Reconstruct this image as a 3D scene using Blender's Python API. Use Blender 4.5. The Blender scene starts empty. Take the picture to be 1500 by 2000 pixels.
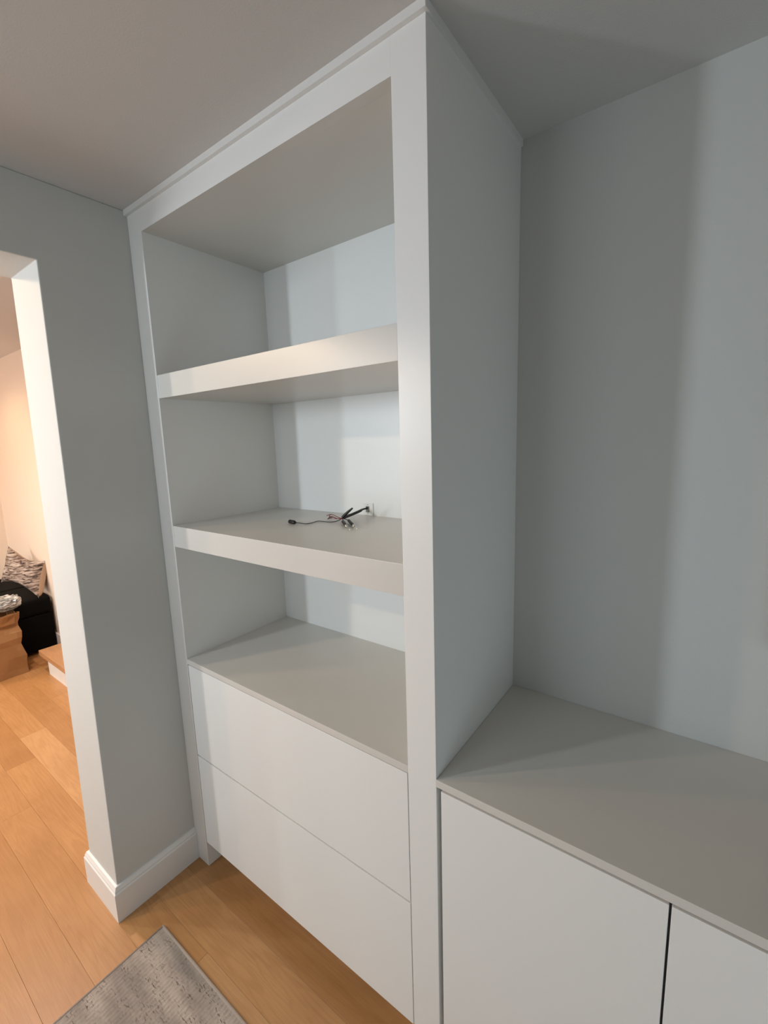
import bpy, bmesh, math, random
from mathutils import Vector, Matrix, noise
random.seed(7)
S = bpy.context.scene
COL = S.collection

# ------------------------------------------------------------------ camera
CAM = Vector((1.6106, -0.8088, 1.6731))
yaw, pitch, roll, F = 0.645134, -0.158199, -0.032574, 876.386
cam_d = bpy.data.cameras.new('camera'); cam = bpy.data.objects.new('camera', cam_d); COL.objects.link(cam)
cy, sy, cp, sp = math.cos(yaw), math.sin(yaw), math.cos(pitch), math.sin(pitch)
fw = Vector((-sy*cp, cy*cp, sp)); rt = Vector((cy, sy, 0)); up = rt.cross(fw)
r2 = rt*math.cos(roll) + up*math.sin(roll); u2 = -rt*math.sin(roll) + up*math.cos(roll)
M = Matrix((r2, u2, -fw)).transposed().to_4x4(); M.translation = CAM
cam.matrix_world = M
cam_d.sensor_fit = 'HORIZONTAL'; cam_d.sensor_width = 36.0; cam_d.lens = F/1500*36
cam_d.shift_x = (750-741.56)/1500; cam_d.shift_y = (998.97-1000)/1500
cam_d.clip_start = 0.02
S.camera = cam

# ------------------------------------------------------------------ world, lights, exposure
S.view_settings.view_transform = 'Standard'; S.view_settings.look = 'None'
S.view_settings.gamma = 1.0; S.view_settings.use_curve_mapping = False
S.view_settings.exposure = 0.0
W = bpy.data.worlds.new('world'); S.world = W; W.use_nodes = True
W.node_tree.nodes['Background'].inputs[0].default_value = (0.62, 0.72, 0.85, 1)
W.node_tree.nodes['Background'].inputs[1].default_value = 0.25

def area(name, loc, target, sx, sz, power, col, spread=math.pi):
    L = bpy.data.lights.new(name, 'AREA'); L.shape = 'RECTANGLE'; L.size = sx; L.size_y = sz
    L.energy = power; L.color = col; L.spread = spread
    o = bpy.data.objects.new(name, L); COL.objects.link(o); o.location = loc
    o.rotation_euler = (Vector(target)-Vector(loc)).to_track_quat('-Z', 'Y').to_euler()
    return o
def downlight(name, loc, power, col, r=0.05, blend=0.6, angle=150):
    L = bpy.data.lights.new(name, 'SPOT'); L.energy = power; L.color = col; L.shadow_soft_size = r
    L.spot_size = math.radians(angle); L.spot_blend = blend
    o = bpy.data.objects.new(name, L); COL.objects.link(o); o.location = loc
    return o
# narrow windows placed by their shadow edges, plus soft fills added for brightness
area('room_fill_light', (1.0, -4.3, 1.35), (0.5, 0, 1.35), 3.0, 2.0, 7, (0.76, 0.92, 1.05))  # added ambient fill from behind the camera, no actual window there
area('front_fill_light', (0.3, -2.5, 1.9), (0.1, 0, 1.7), 1.0, 0.8, 4.5, (0.88, 1.0, 1.08), math.radians(110))  # invented soft fill that lifts the bookcase front, no clerestory
area('sidelight_daylight', (-2.47, -4.28, 1.35), (0.6, 0, 1.35), 0.16, 2.0, 32, (0.80, 0.93, 1.06))
area('narrow_window_daylight', (-0.50, -2.05, 1.9), (-0.1, 0, 1.65), 0.09, 0.5, 9.5, (0.86, 0.97, 1.05), math.radians(140))
area('right_fill_light', (3.0, -0.5, 0.8), (1.14, 0.3, 0.9), 0.6, 0.6, 5.0, (0.65, 0.88, 1.0))  # fill added from the right to brighten the bookcase's side panel
# recessed lamps of the neighbouring room
WARM = (1.0, 0.66, 0.38)
downlight('recessed_lamp_light', (-0.97, -1.18, 2.42), 24, (1.0, 0.72, 0.46), 0.04, 0.1, 178)
downlight('recessed_lamp_light', (-0.94, -1.85, 2.42), 52, (1.0, 0.75, 0.51), 0.04, 0.1, 178)
downlight('recessed_lamp_light', (-1.55, -0.40, 2.42), 105, (1.0, 0.76, 0.68))
downlight('recessed_lamp_light', (-3.0, -0.25, 2.42), 26, (1.0, 0.70, 0.42))
downlight('recessed_lamp_light', (-2.4, -1.6, 2.42), 120, (0.85, 1.0, 0.95))
pl = bpy.data.lights.new('far_room_fill_light', 'POINT'); pl.energy = 62; pl.color = (1.0, 0.76, 0.62); pl.shadow_soft_size = 0.1  # unseen point fill, added to lift the far room's ceiling and walls
po = bpy.data.objects.new('far_room_fill_light', pl); COL.objects.link(po); po.location = (-3.3, -1.5, 1.5)

# ------------------------------------------------------------------ materials
def new_mat(name):
    m = bpy.data.materials.new(name); m.use_nodes = True
    return m, m.node_tree, m.node_tree.nodes['Principled BSDF']
def paint(name, col, rough=0.5, bump=0.03, scale=260):
    m, t, b = new_mat(name)
    b.inputs['Base Color'].default_value = (*col, 1); b.inputs['Roughness'].default_value = rough
    tc = t.nodes.new('ShaderNodeTexCoord'); n = t.nodes.new('ShaderNodeTexNoise')
    n.inputs['Scale'].default_value = scale; n.inputs['Detail'].default_value = 2
    bp = t.nodes.new('ShaderNodeBump'); bp.inputs['Strength'].default_value = bump; bp.inputs['Distance'].default_value = 0.002
    t.links.new(tc.outputs['Object'], n.inputs['Vector']); t.links.new(n.outputs[0], bp.inputs['Height'])
    t.links.new(bp.outputs[0], b.inputs['Normal'])
    return m
def plain(name, col, rough=0.5, metal=0.0):
    m, t, b = new_mat(name)
    b.inputs['Base Color'].default_value = (*col, 1); b.inputs['Roughness'].default_value = rough
    b.inputs['Metallic'].default_value = metal
    return m
M_WALL = paint('wall_paint', (0.62, 0.625, 0.60), 0.75, 0.12)
M_FARWALL = paint('far_room_paint', (0.74, 0.63, 0.53), 0.75, 0.12)
M_CEIL = paint('ceiling_paint', (0.66, 0.645, 0.625), 0.85, 0.15)
M_TRIM = paint('trim_paint', (0.80, 0.80, 0.78), 0.38, 0.03)
M_CAB = paint('cabinet_lacquer', (0.85, 0.855, 0.835), 0.34, 0.015)
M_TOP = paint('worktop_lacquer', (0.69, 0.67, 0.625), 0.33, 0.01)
M_BLACK = plain('black_leather', (0.0015, 0.0015, 0.0016), 0.8)
M_BLACK.node_tree.nodes['Principled BSDF'].inputs['Specular IOR Level'].default_value = 0.12
M_RUBBER = plain('black_rubber', (0.010, 0.009, 0.010), 0.45)
M_RED = plain('red_insulation', (0.20, 0.012, 0.015), 0.4)
M_GREYCORD = plain('dark_grey_cord', (0.03, 0.032, 0.028), 0.4)
M_CHROME = plain('nickel_metal', (0.85, 0.80, 0.70), 0.18, 1.0)
M_PLATE = plain('white_plastic', (0.82, 0.81, 0.77), 0.3)
M_DARK = plain('dark_gap', (0.03, 0.03, 0.035), 0.8)
M_SCREEN = plain('screen_black', (0.012, 0.012, 0.014), 0.15)

def wood(name, c1, c2, c3, rough=0.36):
    m, t, b = new_mat(name); N = t.nodes; L = t.links
    tc = N.new('ShaderNodeTexCoord'); oi = N.new('ShaderNodeObjectInfo')
    add = N.new('ShaderNodeVectorMath'); add.operation = 'MULTIPLY_ADD'
    comb = N.new('ShaderNodeCombineXYZ')
    for i in range(3): L.new(oi.outputs['Random'], comb.inputs[i])
    add.inputs[1].default_value = (37, 19, 11)
    L.new(comb.outputs[0], add.inputs[0]); L.new(tc.outputs['Object'], add.inputs[2])
    mp = N.new('ShaderNodeMapping'); mp.inputs['Scale'].default_value = (1.6, 16, 16); L.new(add.outputs[0], mp.inputs[0])
    n1 = N.new('ShaderNodeTexNoise'); n1.inputs['Scale'].default_value = 1.0; n1.inputs['Detail'].default_value = 3; n1.inputs['Distortion'].default_value = 0.8
    L.new(mp.outputs[0], n1.inputs['Vector'])
    # cathedral rings: sine of warped noise
    mul = N.new('ShaderNodeMath'); mul.operation = 'MULTIPLY'; mul.inputs[1].default_value = 46; L.new(n1.outputs[0], mul.inputs[0])
    sn = N.new('ShaderNodeMath'); sn.operation = 'SINE'; L.new(mul.outputs[0], sn.inputs[0])
    mp2 = N.new('ShaderNodeMapping'); mp2.inputs['Scale'].default_value = (9, 260, 260); L.new(add.outputs[0], mp2.inputs[0])
    n2 = N.new('ShaderNodeTexNoise'); n2.inputs['Scale'].default_value = 1.0; n2.inputs['Detail'].default_value = 4; L.new(mp2.outputs[0], n2.inputs['Vector'])
    n3 = N.new('ShaderNodeTexNoise'); n3.inputs['Scale'].default_value = 5.0; L.new(add.outputs[0], n3.inputs['Vector'])
    def mix(fac, a, bb, f):
        x = N.new('ShaderNodeMix'); x.data_type = 'RGBA'
        L.new(fac, x.inputs[0]) if fac is not None else None
        for s, v in ((6, a), (7, bb)):
            if isinstance(v, tuple): x.inputs[s].default_value = (*v, 1)
            else: L.new(v, x.inputs[s])
        return x.outputs[2]
    def ramp(src, lo, hi, o0, o1):
        r = N.new('ShaderNodeMapRange'); r.inputs[1].default_value = lo; r.inputs[2].default_value = hi
        r.inputs[3].default_value = o0; r.inputs[4].default_value = o1; L.new(src, r.inputs[0]); return r.outputs[0]
    base = mix(ramp(oi.outputs['Random'], 0, 1, 0, 1), c1, c2, 0)
    c = mix(ramp(sn.outputs[0], -0.2, 1, 0, 0.20), base, c3, 0)
    c = mix(ramp(n2.outputs[0], 0.45, 0.75, 0, 0.35), c, c3, 0)
    c = mix(ramp(n3.outputs[0], 0.4, 0.75, 0, 0.35), c, c3, 0)
    L.new(c, b.inputs['Base Color']); b.inputs['Roughness'].default_value = rough
    bp = N.new('ShaderNodeBump'); bp.inputs['Strength'].default_value = 0.12; bp.inputs['Distance'].default_value = 0.001
    L.new(n2.outputs[0], bp.inputs['Height']); L.new(bp.outputs[0], b.inputs['Normal'])
    return m
M_OAK = wood('oak_plank', (0.40, 0.195, 0.070), (0.52, 0.275, 0.110), (0.30, 0.13, 0.04))
M_OAK_PALE = wood('oak_plank_pale', (0.54, 0.30, 0.13), (0.58, 0.335, 0.155), (0.38, 0.18, 0.065))
M_TREAD = wood('oak_tread', (0.50, 0.27, 0.13), (0.50, 0.27, 0.13), (0.34, 0.16, 0.07))

def rug_mat():
    m, t, b = new_mat('rug_wool'); N = t.nodes; L = t.links
    tc = N.new('ShaderNodeTexCoord')
    def nz(scale, detail, sc=1.0):
        mp = N.new('ShaderNodeMapping'); mp.inputs['Scale'].default_value = scale; L.new(tc.outputs['Object'], mp.inputs[0])
        n = N.new('ShaderNodeTexNoise'); n.inputs['Scale'].default_value = sc; n.inputs['Detail'].default_value = detail
        L.new(mp.outputs[0], n.inputs['Vector']); return n.outputs[0]
    def ramp(src, lo, hi, o0, o1):
        r = N.new('ShaderNodeMapRange'); r.inputs[1].default_value = lo; r.inputs[2].default_value = hi
        r.inputs[3].default_value = o0; r.inputs[4].default_value = o1; L.new(src, r.inputs[0]); return r.outputs[0]
    def mix(f, a, c):
        x = N.new('ShaderNodeMix'); x.data_type = 'RGBA'; L.new(f, x.inputs[0])
        for s, v in ((6, a), (7, c)):
            if isinstance(v, tuple): x.inputs[s].default_value = (*v, 1)
            else: L.new(v, x.inputs[s])
        return x.outputs[2]
    mul = N.new('ShaderNodeMath'); mul.operation = 'MULTIPLY'
    c = mix(ramp(nz((4, 16, 1), 3), 0.38, 0.62, 0, 1), (0.42, 0.365, 0.315), (0.25, 0.215, 0.19))
    L.new(ramp(nz((70, 210, 1), 3), 0.555, 0.62, 0, 1), mul.inputs[0]); L.new(ramp(nz((9, 28, 1), 2), 0.46, 0.64, 0.1, 1), mul.inputs[1])
    c = mix(mul.outputs[0], c, (0.09, 0.06, 0.05))
    c = mix(ramp(nz((520, 60, 1), 1), 0.45, 0.75, 0, 0.55), c, (0.22, 0.18, 0.15))
    L.new(c, b.inputs['Base Color']); b.inputs['Roughness'].default_value = 0.95
    return m
M_RUG = rug_mat()
M_RUGEDGE = paint('rug_binding', (0.38, 0.32, 0.28), 0.95, 0.5, 400)

def fabric(name, c1, c2, c3, scale, sc=1.0):
    m, t, b = new_mat(name); N = t.nodes; L = t.links
    tc = N.new('ShaderNodeTexCoord'); mp = N.new('ShaderNodeMapping'); mp.inputs['Scale'].default_value = scale
    L.new(tc.outputs['Object'], mp.inputs[0])
    n = N.new('ShaderNodeTexNoise'); n.inputs['Scale'].default_value = sc; n.inputs['Detail'].default_value = 3; n.inputs['Distortion'].default_value = 0.8
    L.new(mp.outputs[0], n.inputs['Vector'])
    r = N.new('ShaderNodeValToRGB'); L.new(n.outputs[0], r.inputs[0]); e = r.color_ramp.elements
    e[0].position = 0.36; e[0].color = (*c1, 1); e[1].position = 0.62; e[1].color = (*c3, 1)
    x = e.new(0.48); x.color = (*c2, 1)
    L.new(r.outputs[0], b.inputs['Base Color']); b.inputs['Roughness'].default_value = 0.9
    return m
M_PILLOW = fabric('pillow_weave', (0.035, 0.022, 0.018), (0.17, 0.12, 0.095), (0.42, 0.35, 0.30), (16, 16, 85))
M_PILLOWBACK = paint('pillow_back_linen', (0.42, 0.30, 0.21), 0.9, 0.3, 300)
M_BAG = paint('kraft_paper', (0.33, 0.17, 0.065), 0.75, 0.3, 60)
M_WRAP = fabric('plastic_wrapped_grey', (0.10, 0.11, 0.11), (0.30, 0.31, 0.30), (0.62, 0.62, 0.60), (25, 25, 90))
M_WRAP.node_tree.nodes['Principled BSDF'].inputs['Roughness'].default_value = 0.18

# ------------------------------------------------------------------ helpers
def tag(o, label=None, cat=None, group=None, kind=None):
    for k, v in (('label', label), ('category', cat), ('group', group), ('kind', kind)):
        if v: o[k] = v
    return o
WL = {}
def thing(name, loc, label, cat, group=None):
    o = bpy.data.objects.new(name, None); COL.objects.link(o); o.location = loc; o.empty_display_size = 0.05
    WL[o] = Vector(loc); return tag(o, label, cat, group)
def obj(name, bm, mat, parent=None, origin=None, smooth=False):
    """link a bmesh given in world coordinates as one object, its origin at its own centre"""
    bmesh.ops.recalc_face_normals(bm, faces=bm.faces)
    if origin is None:
        xs = [v.co for v in bm.verts]
        origin = Vector([(min(c[i] for c in xs)+max(c[i] for c in xs))/2 for i in range(3)])
    origin = Vector(origin)
    for v in bm.verts: v.co -= origin
    me = bpy.data.meshes.new(name); bm.to_mesh(me); bm.free()
    mats = mat if isinstance(mat, (list, tuple)) else [mat]
    for m in mats: me.materials.append(m)
    if smooth:
        for p in me.polygons: p.use_smooth = True
    o = bpy.data.objects.new(name, me); COL.objects.link(o); WL[o] = origin
    if parent is not None:
        o.parent = parent; o.location = origin - WL[parent]
    else: o.location = origin
    return o
def add_box(bm, x0, x1, y0, y1, z0, z1):
    vs = [bm.verts.new((x, y, z)) for x in (x0, x1) for y in (y0, y1) for z in (z0, z1)]
    for f in ((0,1,3,2), (4,6,7,5), (0,4,5,1), (2,3,7,6), (0,2,6,4), (1,5,7,3)): bm.faces.new([vs[i] for i in f])
    return vs
def box(name, x0, x1, y0, y1, z0, z1, mat, parent=None, bev=0.0, front=False):
    bm = bmesh.new(); add_box(bm, x0, x1, y0, y1, z0, z1)
    if bev: bmesh.ops.bevel(bm, geom=[e for e in bm.edges if not front or all(v.co.y < y0+1e-6 for v in e.verts)], offset=bev, segments=2, profile=0.6, affect='EDGES')
    return obj(name, bm, mat, parent)
def struct(o): o['kind'] = 'structure'; return o
def smooth_path(pts, n=8):
    P = [Vector(p) for p in pts]; out = []
    for i in range(len(P)-1):
        p0 = P[max(i-1, 0)]; p1 = P[i]; p2 = P[i+1]; p3 = P[min(i+2, len(P)-1)]
        for k in range(n):
            t = k/n
            out.append(0.5*((2*p1)+(p2-p0)*t+(2*p0-5*p1+4*p2-p3)*t*t+(3*p1-p0-3*p2+p3)*t**3))
    out.append(P[-1]); return out
def tube_bm(pts, rad, seg=10, n=8, bm=None, scale_y=1.0):
    bm = bm or bmesh.new(); path = smooth_path(pts, n) if n else [Vector(p) for p in pts]
    m = len(path); rings = []; up0 = Vector((0, 0, 1))
    for i, p in enumerate(path):
        d = (path[min(i+1, m-1)]-path[max(i-1, 0)]).normalized()
        s = d.cross(up0); s = s.normalized() if s.length > 1e-4 else Vector((1, 0, 0)); u = s.cross(d)
        t = i/(m-1)
        if callable(rad): r = rad(t)
        else: r = rad
        rings.append([bm.verts.new(p+s*math.cos(a)*r+u*math.sin(a)*r*scale_y) for a in [2*math.pi*k/seg for k in range(seg)]])
    for a, b in zip(rings, rings[1:]):
        for k in range(seg): bm.faces.new((a[k], a[(k+1) % seg], b[(k+1) % seg], b[k]))
    bm.faces.new(rings[0][::-1]); bm.faces.new(rings[-1])
    return bm
def pix(u, v):
    d = fw*1.0 + r2*0  # basis from the solved camera
    return (fw + r2*((u-741.56)/F) - u2*((v-998.97)/F))

H = 2.44
D = 0.4889                      # depth of the niches
XA, XB, XC = 0.0826, 1.0621, 1.1405
L0, L1 = -0.3005, -0.2736       # end of the wall stub at the floor and at the lintel
T0, T1 = -0.239, -0.2316        # its far corner
ZH = 2.218

# ------------------------------------------------------------------ floor planks
floor = struct(box('floor', -5.2, 3.4, -4.5, 1.6, -0.05, -0.012, M_DARK))
PW = 0.131; Y0 = -0.3145
random.seed(11)
fixed_cuts = {0: [-2.9, -0.02-1.13, 0.62], 1: [-3.4, -2.2, -1.572, -0.12, 1.6], 2: [-3.0, -2.23, -0.12, 1.2],
              -1: [-2.6, -0.90, 0.45], -2: [-3.1, -1.5, 0.9], -3: [-2.2, -0.75, 1.0]}
fixed_cuts[0] = [-2.9, -1.30, 0.36]
for k in range(-22, 14):
    ya = Y0 + k*PW; yb = ya + PW
    if yb > 1.55: continue
    cuts = fixed_cuts.get(k)
    if cuts is None:
        cuts = []; x = -5.2+random.uniform(0.3, 1.5)
        while x < 3.1: cuts.append(x); x += random.uniform(0.9, 1.9)
    else:
        x = cuts[-1]+random.uniform(1.0, 1.6)
        while x < 3.1: cuts = cuts+[x]; x += random.uniform(0.9, 1.9)
    xs = [-5.2]+cuts+[3.4]
    for a, b in zip(xs, xs[1:]):
        bm = bmesh.new(); add_box(bm, a+0.0002, b-0.0002, ya+0.0002, yb-0.0002, -0.013, 0.0)
        top = [e for e in bm.edges if all(v.co.z > -0.001 for v in e.verts)]
        bmesh.ops.bevel(bm, geom=top, offset=0.0004, segments=1, affect='EDGES')
        obj('plank', bm, M_OAK_PALE if (k, a) in ((0, 0.36), (1, -1.572)) else M_OAK, floor)

# ------------------------------------------------------------------ room shell
struct(box('ceiling', -5.2, 3.4, -4.5, 1.6, H, H+0.1, M_CEIL))
struct(box('wall_back', XC-0.003, 3.4, D+0.0016, D+0.12, 0, H, M_WALL))
struct(box('wall_right', 3.4, 3.5, -4.5, 0.62, 0, H, M_WALL))
struct(box('wall_front', -5.2, 3.4, -4.6, -4.5, 0, H, M_WALL))
# stub of wall between the bookcase and the opening, slightly out of plumb, with the lintel over the opening
bm = bmesh.new()
b0 = [bm.verts.new(p) for p in ((0, 0.62, 0), (T0, 0.62, 0), (T0, L0, 0), (0, L0, 0))]
b1 = [bm.verts.new(p) for p in ((0, 0.62, ZH), (T1, 0.62, ZH), (T1, L1, ZH), (0, L1, ZH))]
b2 = [bm.verts.new(p) for p in ((0, 0.62, H), (T1, 0.62, H), (T1, L1, H), (0, L1, H))]
b3 = [bm.verts.new(p) for p in ((T1, -2.6, ZH), (0, -2.6, ZH), (0, -2.6, H), (T1, -2.6, H))]
for a, b in ((b0, b1), (b1, b2)):
    for k in range(4):
        if a is b1 and k == 2: continue
        bm.faces.new((a[k], a[(k+1) % 4], b[(k+1) % 4], b[k]))
bm.faces.new(b0[::-1]); bm.faces.new(b2)
bm.faces.new((b1[2], b1[3], b3[1], b3[0])); bm.faces.new((b1[3], b2[3], b3[2], b3[1]))
bm.faces.new((b2[2], b1[2], b3[0], b3[3])); bm.faces.new((b2[3], b2[2], b3[3], b3[2])); bm.faces.new(b3)
wl = struct(obj('wall_left', bm, M_WALL))
bpy.context.view_layer.update()
md = wl.modifiers.new('soft_corner', 'BEVEL'); md.width = 0.003; md.segments = 2; md.limit_method = 'ANGLE'
struct(box('wall_left_rear', T0, 0, -4.5, -2.6, 0, H, M_WALL))
# neighbouring room
struct(box('wall_far_back', -5.2, -2.44, 0.43, 0.55, 0, H, M_FARWALL))
struct(box('wall_far_side', -5.2, -3.86, 0.15, 0.4299, 0, H, M_FARWALL))
struct(box('wall_far_left', -5.3, -5.2, -4.5, 1.6, 0, H, M_FARWALL))
struct(box('wall_stair', -2.44, T0, 1.56, 1.6, 0, H, M_FARWALL))

# baseboard with a moulded top, mitred around the wall end
BH, BT = 0.1345, 0.0147
prof = [(BT, 0.0), (BT, BH-0.024), (BT-0.0035, BH-0.019), (BT-0.0035, BH-0.014), (BT-0.007, BH-0.006), (BT-0.009, BH-0.001), (0.001, BH), (-0.004, BH), (-0.004, 0)]
bm = bmesh.new(); rings = []
for t, z in prof:
    rings.append([bm.verts.new(p) for p in ((t, -0.0005, z), (t, L0-t, z), (T0-t, L0-t, z), (T0-t, 0.60, z))])
for a, b in zip(rings, rings[1:]+rings[:1]):
    for k in range(3): bm.faces.new((a[k], a[k+1], b[k+1], b[k]))
bm.faces.new([r[0] for r in rings]); bm.faces.new([r[3] for r in rings])
struct(obj('baseboard_left', bm, M_TRIM))
struct(box('baseboard_far', -3.86, -2.46, 0.416, 0.4302, 0, 0.13, M_TRIM, bev=0.002))

# ------------------------------------------------------------------ tall bookcase
bc = thing('bookcase', (0.57, 0.0, 0), 'tall white built-in bookcase with open niches above two drawers', 'bookcase')
Z_O, S1T, S1B, S2T, S2B, CT, CB, DS, DB = 2.3577, 1.9109, 1.8354, 1.3956, 1.3201, 0.8911, 0.8713, 0.4976, 0.1114
E1 = 0.0012
box('stile', 0.0006, XA, 0, 0.058, 0, H-0.0002, M_CAB, bc, E1, True)
box('stile', XB, XC, 0, 0.06, 0, H-0.0002, M_CAB, bc, E1, True)
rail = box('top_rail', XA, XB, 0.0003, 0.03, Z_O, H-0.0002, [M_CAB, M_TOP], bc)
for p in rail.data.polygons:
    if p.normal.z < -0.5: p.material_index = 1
box('side_panel', 0.0006, XA, 0.058, D, 0.0, H-0.0002, M_CAB, bc, 0)
box('side_panel', XB, XC, 0.06, D+0.001, 0.0, H-0.0002, M_CAB, bc, 0)
box('back_panel', XA, XB, D-0.0001, D+0.012, 0.09, H-0.0002, M_CAB, bc)
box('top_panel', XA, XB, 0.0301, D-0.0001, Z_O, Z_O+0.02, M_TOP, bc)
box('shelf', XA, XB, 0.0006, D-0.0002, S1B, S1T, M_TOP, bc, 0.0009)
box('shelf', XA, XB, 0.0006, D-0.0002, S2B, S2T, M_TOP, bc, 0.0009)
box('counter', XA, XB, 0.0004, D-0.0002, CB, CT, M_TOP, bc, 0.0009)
box('toe_kick', XA, XB, 0.085, 0.10, 0.0, DB+0.01, M_CAB, bc)
box('carcass', XA+0.001, XB-0.001, 0.048, D-0.0003, DB, CB-0.0002, M_CAB, bc)
d1 = box('drawer', XA+0.003, XB-0.003, 0.0008, 0.023, DS+0.003, CB-0.0025, M_CAB, bc, 0.0009)
d2 = box('drawer', XA+0.003, XB-0.003, 0.0008, 0.023, DB, DS-0.003, M_CAB, bc, 0.0009)
# small crown strip along the ceiling, front and right side
bm = bmesh.new(); rings = []
for t, z in ((0.0105, H), (0.0105, H-0.0165), (-0.002, H-0.0165), (-0.002, H)):
    rings.append([bm.verts.new(p) for p in ((0.0004, -t, z), (XC+t*0.55, -t, z), (XC+t*0.55, D, z))])
for a, b in zip(rings, rings[1:]+rings[:1]):
    for k in range(2): bm.faces.new((a[k], a[k+1], b[k+1], b[k]))
bm.faces.new([r[0] for r in rings]); bm.faces.new([r[2] for r in rings])
obj('crown_strip', bm, M_TRIM, bc)

# ------------------------------------------------------------------ low cabinets and their worktop
wt = box('worktop', XC+0.0004, 3.39, -0.001, D+0.0010, 0.8725, 0.8915, M_TOP, None, 0.0009)
tag(wt, 'long pale grey worktop over the low cabinet doors right of the bookcase', 'worktop')
door_w = 0.4515
edges = [XC+0.0115, 1.6015, 2.055, 2.507, 2.96, 3.38]
for i in range(2):
    a = XC+0.001 if i == 0 else edges[2]+0.001
    b = edges[2]-0.001 if i == 0 else edges[4]
    lc = thing('low_cabinet', ((a+b)/2, 0.0, 0), ('white low cabinet with two flat doors directly beside the bookcase' if i == 0 else
         'white low cabinet unit farther right under the same worktop'), 'cabinet')
    box('body', a+(0.004 if i == 0 else 0), b, 0.055, D-0.001, 0.10, 0.8722, M_CAB, lc)
    box('toe_kick', a, b, 0.085, 0.10, 0.0, 0.10, M_CAB, lc)
    for j in range(2):
        box('door', edges[2*i+j]+0.0005, edges[2*i+j+1]-0.0035, 0.0002, 0.0215, 0.111, 0.8655, M_CAB, lc, 0.001)

# wall-mounted screen further along the alcove
tv = thing('television', (2.35, D, 1.15), 'black flat screen mounted on the alcove wall beyond the right edge', 'television')
box('housing', 1.80, 2.95, D-0.065, D-0.02, 1.16, 1.86, M_SCREEN, tv, 0.004)
box('wall_bracket', 2.2, 2.55, D-0.02, D+0.0014, 1.35, 1.65, M_RUBBER, tv, 0.002)

# ------------------------------------------------------------------ rug
rug = thing('rug', (1.4, -1.4, 0), 'beige flecked low-pile rug with bound edge on the oak floor', 'rug')
RX, RY = 0.160, -0.227
bm = bmesh.new(); nx, ny = 300, 230; sx, syy = 0.0032, 0.0032
grid = []
for i in range(nx+1):
    row = []
    for j in range(ny+1):
        x = RX+0.008+i*sx; y = RY-0.008-j*syy
        rib = 0.0009*math.sin(2*math.pi*x/0.0128)*(0.6+0.6*noise.noise(Vector((x*60, y*60, 0))))
        z = 0.0105+rib+0.0008*noise.noise(Vector((x*180, y*90, 3)))+0.0012*noise.noise(Vector((x*14, y*14, 9)))
        row.append(bm.verts.new((x, y, z)))
    grid.append(row)
for i in range(nx):
    for j in range(ny): bm.faces.new((grid[i][j], grid[i+1][j], grid[i+1][j+1], grid[i][j+1]))
obj('pile', bm, M_RUG, rug, smooth=True)
box('backing', RX+0.003, 2.9, -3.4, RY-0.003, 0.0003, 0.0095, M_RUG, rug, 0.001)
bm = tube_bm([(RX+0.004, -3.4, 0.0065), (RX+0.004, -1.5, 0.0065), (RX+0.004, RY-0.004, 0.0065)], 0.0058, 8, 0)
obj('edge_binding', bm, M_RUGEDGE, rug, smooth=True)
bm = tube_bm([(RX+0.001, RY-0.004, 0.0065), (1.5, RY-0.004, 0.0065), (2.9, RY-0.004, 0.0065)], 0.0058, 8, 0)
obj('edge_binding', bm, M_RUGEDGE, rug, smooth=True)

# ------------------------------------------------------------------ wall plate and loose speaker wiring on the middle shelf
def at_z(u, v, z):
    d = pix(u, v); t = (z-CAM.z)/d.z; return CAM+d*t
def at_y(u, v, y):
    d = pix(u, v); t = (y-CAM.y)/d.y; return CAM+d*t
def at_x(u, v, x):
    d = pix(u, v); t = (x-CAM.x)/d.x; return CAM+d*t
PY = D-0.0001
wp = thing('wall_plate', (0.583, PY, 1.397), 'small square white wall plate with a connector port at the back of the middle niche', 'wall plate')
box('plate', 0.5615, 0.6065, PY-0.0035, PY, 1.3965, 1.4425, M_PLATE, wp, 0.0014)
pt = box('port_frame', 0.5745, 0.588, PY-0.0065, PY-0.0034, 1.408, 1.431, plain('grey_port', (0.22, 0.23, 0.20), 0.35), wp, 0.0008)
box('port_opening', 0.5765, 0.586, PY-0.0068, PY-0.0060, 1.420, 1.429, M_DARK, pt)
box('port_opening', 0.5765, 0.586, PY-0.0072, PY-0.0060, 1.410, 1.4175, plain('port_insert', (0.45, 0.46, 0.42), 0.3), pt)
for z in (1.4035, 1.4360):
    bm = bmesh.new(); bmesh.ops.create_cone(bm, cap_ends=True, segments=12, radius1=0.0018, radius2=0.0014, depth=0.001,
        matrix=Matrix.Translation((0.5815, PY-0.0040, z)) @ Matrix.Rotation(math.pi/2, 4, 'X'))
    obj('screw', bm, plain('screw_grey', (0.25, 0.24, 0.22), 0.4, 0.6), wp)

ZS = S2T+0.0002
J = at_z(669, 1012, ZS+0.010)
sc = thing('speaker_cable', (J.x, J.y, ZS), 'short black speaker cable with red wires and two metal plugs, middle shelf', 'cable')
plug_in = Vector((0.5805, PY-0.008, 1.4235))
mid = at_y(703, 998, PY-0.045)
bm = tube_bm([plug_in, at_y(708, 995, PY-0.02), mid, at_z(687, 1005, ZS+0.016), J], lambda t: 0.0022+0.0028*min(1, t*2.2), 10, 6)
obj('black_jacket', bm, M_RUBBER, sc, smooth=True)
tip = at_y(688.5, 992.5, J.y+0.010)
bm = tube_bm([J+Vector((0, 0, 0.002)), J.lerp(tip, 0.5)+Vector((-0.002, 0, 0.001)), tip], lambda t: 0.0058*(1-0.55*t**2), 10, 8)
obj('jacket_stub', bm, M_RUBBER, sc, smooth=True)
def wire(name, px, h, r, mat, par):
    return obj(name, tube_bm([at_z(u, v, ZS+hh) for (u, v), hh in zip(px, h)], r, 8, 6), mat, par, smooth=True)
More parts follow.
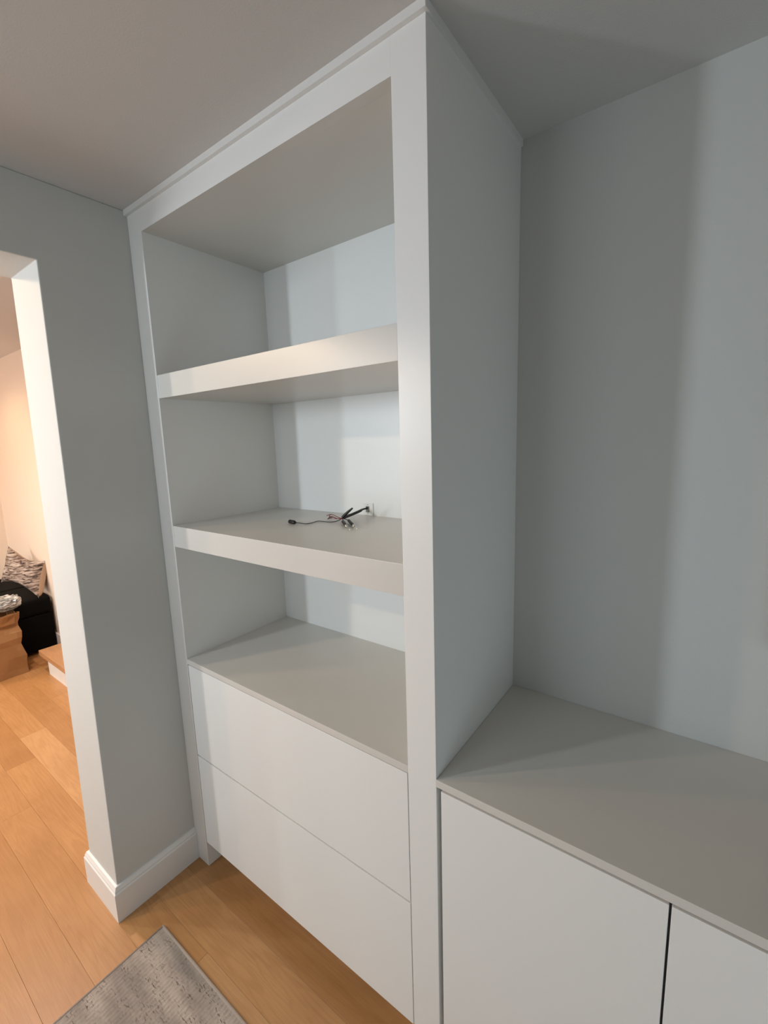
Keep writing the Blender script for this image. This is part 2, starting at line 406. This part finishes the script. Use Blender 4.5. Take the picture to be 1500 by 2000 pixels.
wire('red_wire', [(669, 1013), (660, 1010), (652, 1006), (645, 1005), (638, 1007)], (0.010, 0.012, 0.014, 0.013, 0.008), 0.0013, M_RED, sc)
wire('red_wire', [(669, 1014), (659, 1013), (650, 1009), (643, 1009), (645, 1006)], (0.010, 0.010, 0.012, 0.010, 0.014), 0.0012, M_RED, sc)
wire('red_wire', [(669, 1013), (657, 1013), (648, 1011), (641, 1013.5), (644, 1009)], (0.009, 0.008, 0.008, 0.006, 0.009), 0.0012, M_RED, sc)
wire('black_wire', [(651, 1009), (645, 1010), (640, 1013.5), (646, 1012), (650, 1011)], (0.010, 0.009, 0.005, 0.006, 0.008), 0.0012, M_RUBBER, sc)
def plug(px0, px1, px2, h):
    a, b, c = (at_z(u, v, ZS+hh) for (u, v), hh in zip((px0, px1, px2), h))
    wire('plug_lead', [(670, 1013), ((670+px0[0])/2, (1013+px0[1])/2-0.5), px0], (0.010, 0.011, h[0]), 0.0013, M_RUBBER, sc)
    p = obj('plug', tube_bm([a, a.lerp(b, .25), a.lerp(b, .75), b], lambda t: 0.0052 if 0.1 < t < 0.8 else 0.0040, 12, 3), M_RUBBER, sc, smooth=True)
    obj('plug_collar', tube_bm([b, b.lerp(c, .3)], 0.0036, 12, 0), M_CHROME, p, smooth=True)
    obj('plug_pin', tube_bm([b.lerp(c, .3), c], 0.0014, 8, 0), M_CHROME, p, smooth=True)
plug((669.5, 1018), (674.5, 1025), (683.5, 1035), (0.009, 0.008, 0.003))
plug((681, 1016.5), (689, 1025), (697.5, 1034), (0.009, 0.008, 0.003))
tc = thing('thin_cable', tuple(at_z(610, 1022, ZS)), 'thin dark cord with a round black end lying left along the middle shelf', 'cable')
wire('cord', [(665, 1015), (655, 1018.5), (643, 1019.5), (632, 1018.5), (620, 1018), (608, 1021.5), (597, 1023), (585, 1021.5), (577, 1020.5)],
     (0.008, 0.004, 0.0022, 0.0022, 0.0022, 0.0022, 0.0022, 0.004, 0.007), 0.0014, M_GREYCORD, tc)
e0 = at_z(577, 1020.5, ZS+0.0072); e1 = at_z(566, 1018.5, ZS+0.0072)
cp_ = obj('end_plug', tube_bm([e0, e0.lerp(e1, 0.2), e0.lerp(e1, 0.35), e1], lambda t: 0.0069 if t > 0.3 else 0.004, 14, 0), M_RUBBER, tc, smooth=True)

# ------------------------------------------------------------------ neighbouring room things
sofa = thing('sofa', (-3.3, 0.0, 0), 'low black sofa bench against the wall seen through the opening', 'sofa')
box('base', -3.85, -2.805, -0.55, 0.41, 0.03, 0.33, M_BLACK, sofa, 0.01)
for a, b in ((-3.32, -2.80), (-3.85, -3.325)):
    box('seat_cushion', a, b, -0.56, 0.412, 0.332, 0.468, M_BLACK, sofa, 0.022)
for x in (-3.80, -2.86):
    for y in (-0.5, 0.36):
        box('leg', x-0.02, x+0.02, y-0.02, y+0.02, 0.0, 0.032, M_BLACK, sofa)

# pillow leaning on the wall
def pillow():
    A = at_x(16, 1066, -3.22); B = at_x(89, 1095, -2.86); C = at_x(76, 1168, -2.80)
    # patterned face spans A (top left) - B (top right) - C (bottom right)
    u = (B-A); v = (C-B); Dn = u.cross(v).normalized()
    if Dn.dot(CAM-A) < 0: Dn = -Dn
    t = thing('pillow', tuple((A+C)/2+Vector((0, 0, -0.14))), 'brown and grey woven throw pillow with tan back tilted on the black sofa', 'pillow')
    n = 26
    for side, name, mat in ((1, 'woven_front', M_PILLOW), (-1, 'tan_back', M_PILLOWBACK)):
        bm = bmesh.new(); g = []
        for i in range(n+1):
            row = []
            for j in range(n+1):
                a, b = i/n, j/n
                sag = 0.0
                p = A+u*a+v*b
                ca, cb = 2*a-1, 2*b-1
                # edges pulled in between the four corners
                p += -u*0.06*ca*(1-cb*cb)*abs(ca) - v*0.16*cb*(1-ca*ca)*abs(cb)
                puff = ((1-ca**4)*(1-cb**4))**0.5
                w = 0.052 if side > 0 else 0.085
                p += Dn*side*w*puff
                p += Dn*side*0.006*noise.noise(p*22)*puff
                if side < 0: p += Vector((0.055, 0.0, -0.01))*puff
                row.append(bm.verts.new(p))
            g.append(row)
        for i in range(n):
            for j in range(n): bm.faces.new((g[i][j], g[i+1][j], g[i+1][j+1], g[i][j+1]))
        obj(name, bm, mat, t, smooth=True)
    return t
pillow()

# paper bag standing on the floor
bag = thing('paper_bag', (-2.62, -0.02, 0), 'crumpled brown paper bag standing on the floor in front of the sofa', 'bag')
def rough_box(cx, cy, w, d, h, n, amp, taper, seed, open_top=False):
    bm = bmesh.new()
    bmesh.ops.create_cube(bm, size=1.0)
    bmesh.ops.subdivide_edges(bm, edges=bm.edges[:], cuts=n, use_grid_fill=True)
    if open_top:
        bmesh.ops.delete(bm, geom=[f for f in bm.faces if all(v.co.z > 0.499 for v in f.verts)], context='FACES')
    for v in bm.verts:
        x, y, z = v.co; t = z+0.5
        s = 1-taper*t
        q = Vector((x*w*s, y*d*s, t*h))
        nn = Vector((noise.noise(q*9+Vector((seed, 0, 0))), noise.noise(q*9+Vector((0, seed, 5))), 0.5*noise.noise(q*9+Vector((3, 0, seed)))*t))
        q += nn*amp*(0.3+t)
        v.co = q+Vector((cx, cy, 0.0005 if t < 0.01 else 0.001))
    return bm
bm = rough_box(-2.635, -0.02, 0.24, 0.30, 0.47, 9, 0.035, 0.12, 2.0, True)
o = obj('paper_shell', bm, M_BAG, bag); sm = o.modifiers.new('thickness', 'SOLIDIFY'); sm.thickness = 0.0015
# folded lip
bm = bmesh.new(); ring0 = []; ring1 = []
for k in range(36):
    a = 2*math.pi*k/36; c, s = math.cos(a), math.sin(a)
    sq = 1/max(abs(c), abs(s)); jit = 0.008*noise.noise(Vector((c*3, s*3, 1)))
    ring0.append(bm.verts.new((-2.635+0.108*c*sq*0.98+jit, -0.02+0.135*s*sq*0.98+jit, 0.40+jit)))
    ring1.append(bm.verts.new((-2.635+0.112*c*sq+jit, -0.02+0.138*s*sq+jit, 0.478+2*jit)))
for k in range(36): bm.faces.new((ring0[k], ring0[(k+1) % 36], ring1[(k+1) % 36], ring1[k]))
o = obj('folded_lip', bm, M_BAG, bag); sm = o.modifiers.new('thickness', 'SOLIDIFY'); sm.thickness = 0.002

# plastic wrapped bundle on top of the bag
bm = bmesh.new(); bmesh.ops.create_icosphere(bm, subdivisions=4, radius=1.0)
for v in bm.verts:
    c = v.co.copy(); e = 0.45
    q = Vector([math.copysign(abs(c[i])**e, c[i]) for i in range(3)])
    q = q.normalized()*(q.length**0.6)
    p = Vector((q.x*0.085, q.y*0.125, q.z*0.052))
    p += c*(0.010*noise.noise(p*38)+0.006*noise.noise(p*90))
    v.co = Vector((-2.655, 0.055, 0.5375))+p
bd = obj('wrapped_bundle', bm, M_WRAP, None, smooth=False)
tag(bd, 'grey bundle in shiny clear plastic lying on top of the paper bag', 'bundle')

# first steps of the stair
st = thing('stair', (-1.5, 0.6, 0), 'low oak stair tread with white riser behind the wall end', 'stair')
for k in range(2):
    y = 0.205+0.27*k; z = 0.185*(k+1)
    box('tread', -2.40+0.12*k, -0.26, y-0.03, y+0.27+(0.0 if k == 0 else 0.7), z-0.038, z, M_TREAD, st, 0.002)
    box('riser', -2.335+0.12*k, -0.26, y, y+0.26+(0 if k == 0 else 0.7), z-0.185+(0.0 if k == 0 else 0.001), z-0.0385, M_TRIM, st)

# recessed lamps in the neighbouring room's ceiling
M_LAMP, t_, b_ = new_mat('lamp_glow'); b_.inputs['Emission Color'].default_value = (1, 0.75, 0.5, 1); b_.inputs['Emission Strength'].default_value = 4
lamp_labels = ['round recessed ceiling lamp nearest the opening', 'round recessed ceiling lamp above the stair foot', 'round recessed ceiling lamp above the black sofa',
    'round recessed ceiling lamp deepest in the neighbouring room', 'second round recessed ceiling lamp behind the lintel']
for i, (x, y) in enumerate(((-0.97, -1.18), (-1.55, -0.40), (-3.0, -0.25), (-2.4, -1.6), (-0.94, -1.85))):
    t = thing('recessed_lamp', (x, y, H), lamp_labels[i], 'lamp', 'recessed ceiling lamps')
    bm = bmesh.new(); n = 28; R = [(0.062, H-0.0002), (0.062, H-0.003), (0.050, H-0.005), (0.048, H-0.0002)]; rr = []
    for r, z in R: rr.append([bm.verts.new((x+r*math.cos(2*math.pi*k/n), y+r*math.sin(2*math.pi*k/n), z)) for k in range(n)])
    for a, b in zip(rr, rr[1:]+rr[:1]):
        for k in range(n): bm.faces.new((a[k], a[(k+1) % n], b[(k+1) % n], b[k]))
    obj('lamp_ring', bm, M_TRIM, t)
    bm = bmesh.new(); bmesh.ops.create_cone(bm, cap_ends=True, segments=n, radius1=0.047, radius2=0.047, depth=0.0012, matrix=Matrix.Translation((x, y, H-0.0009)))
    obj('lamp_lens', bm, M_LAMP, t)
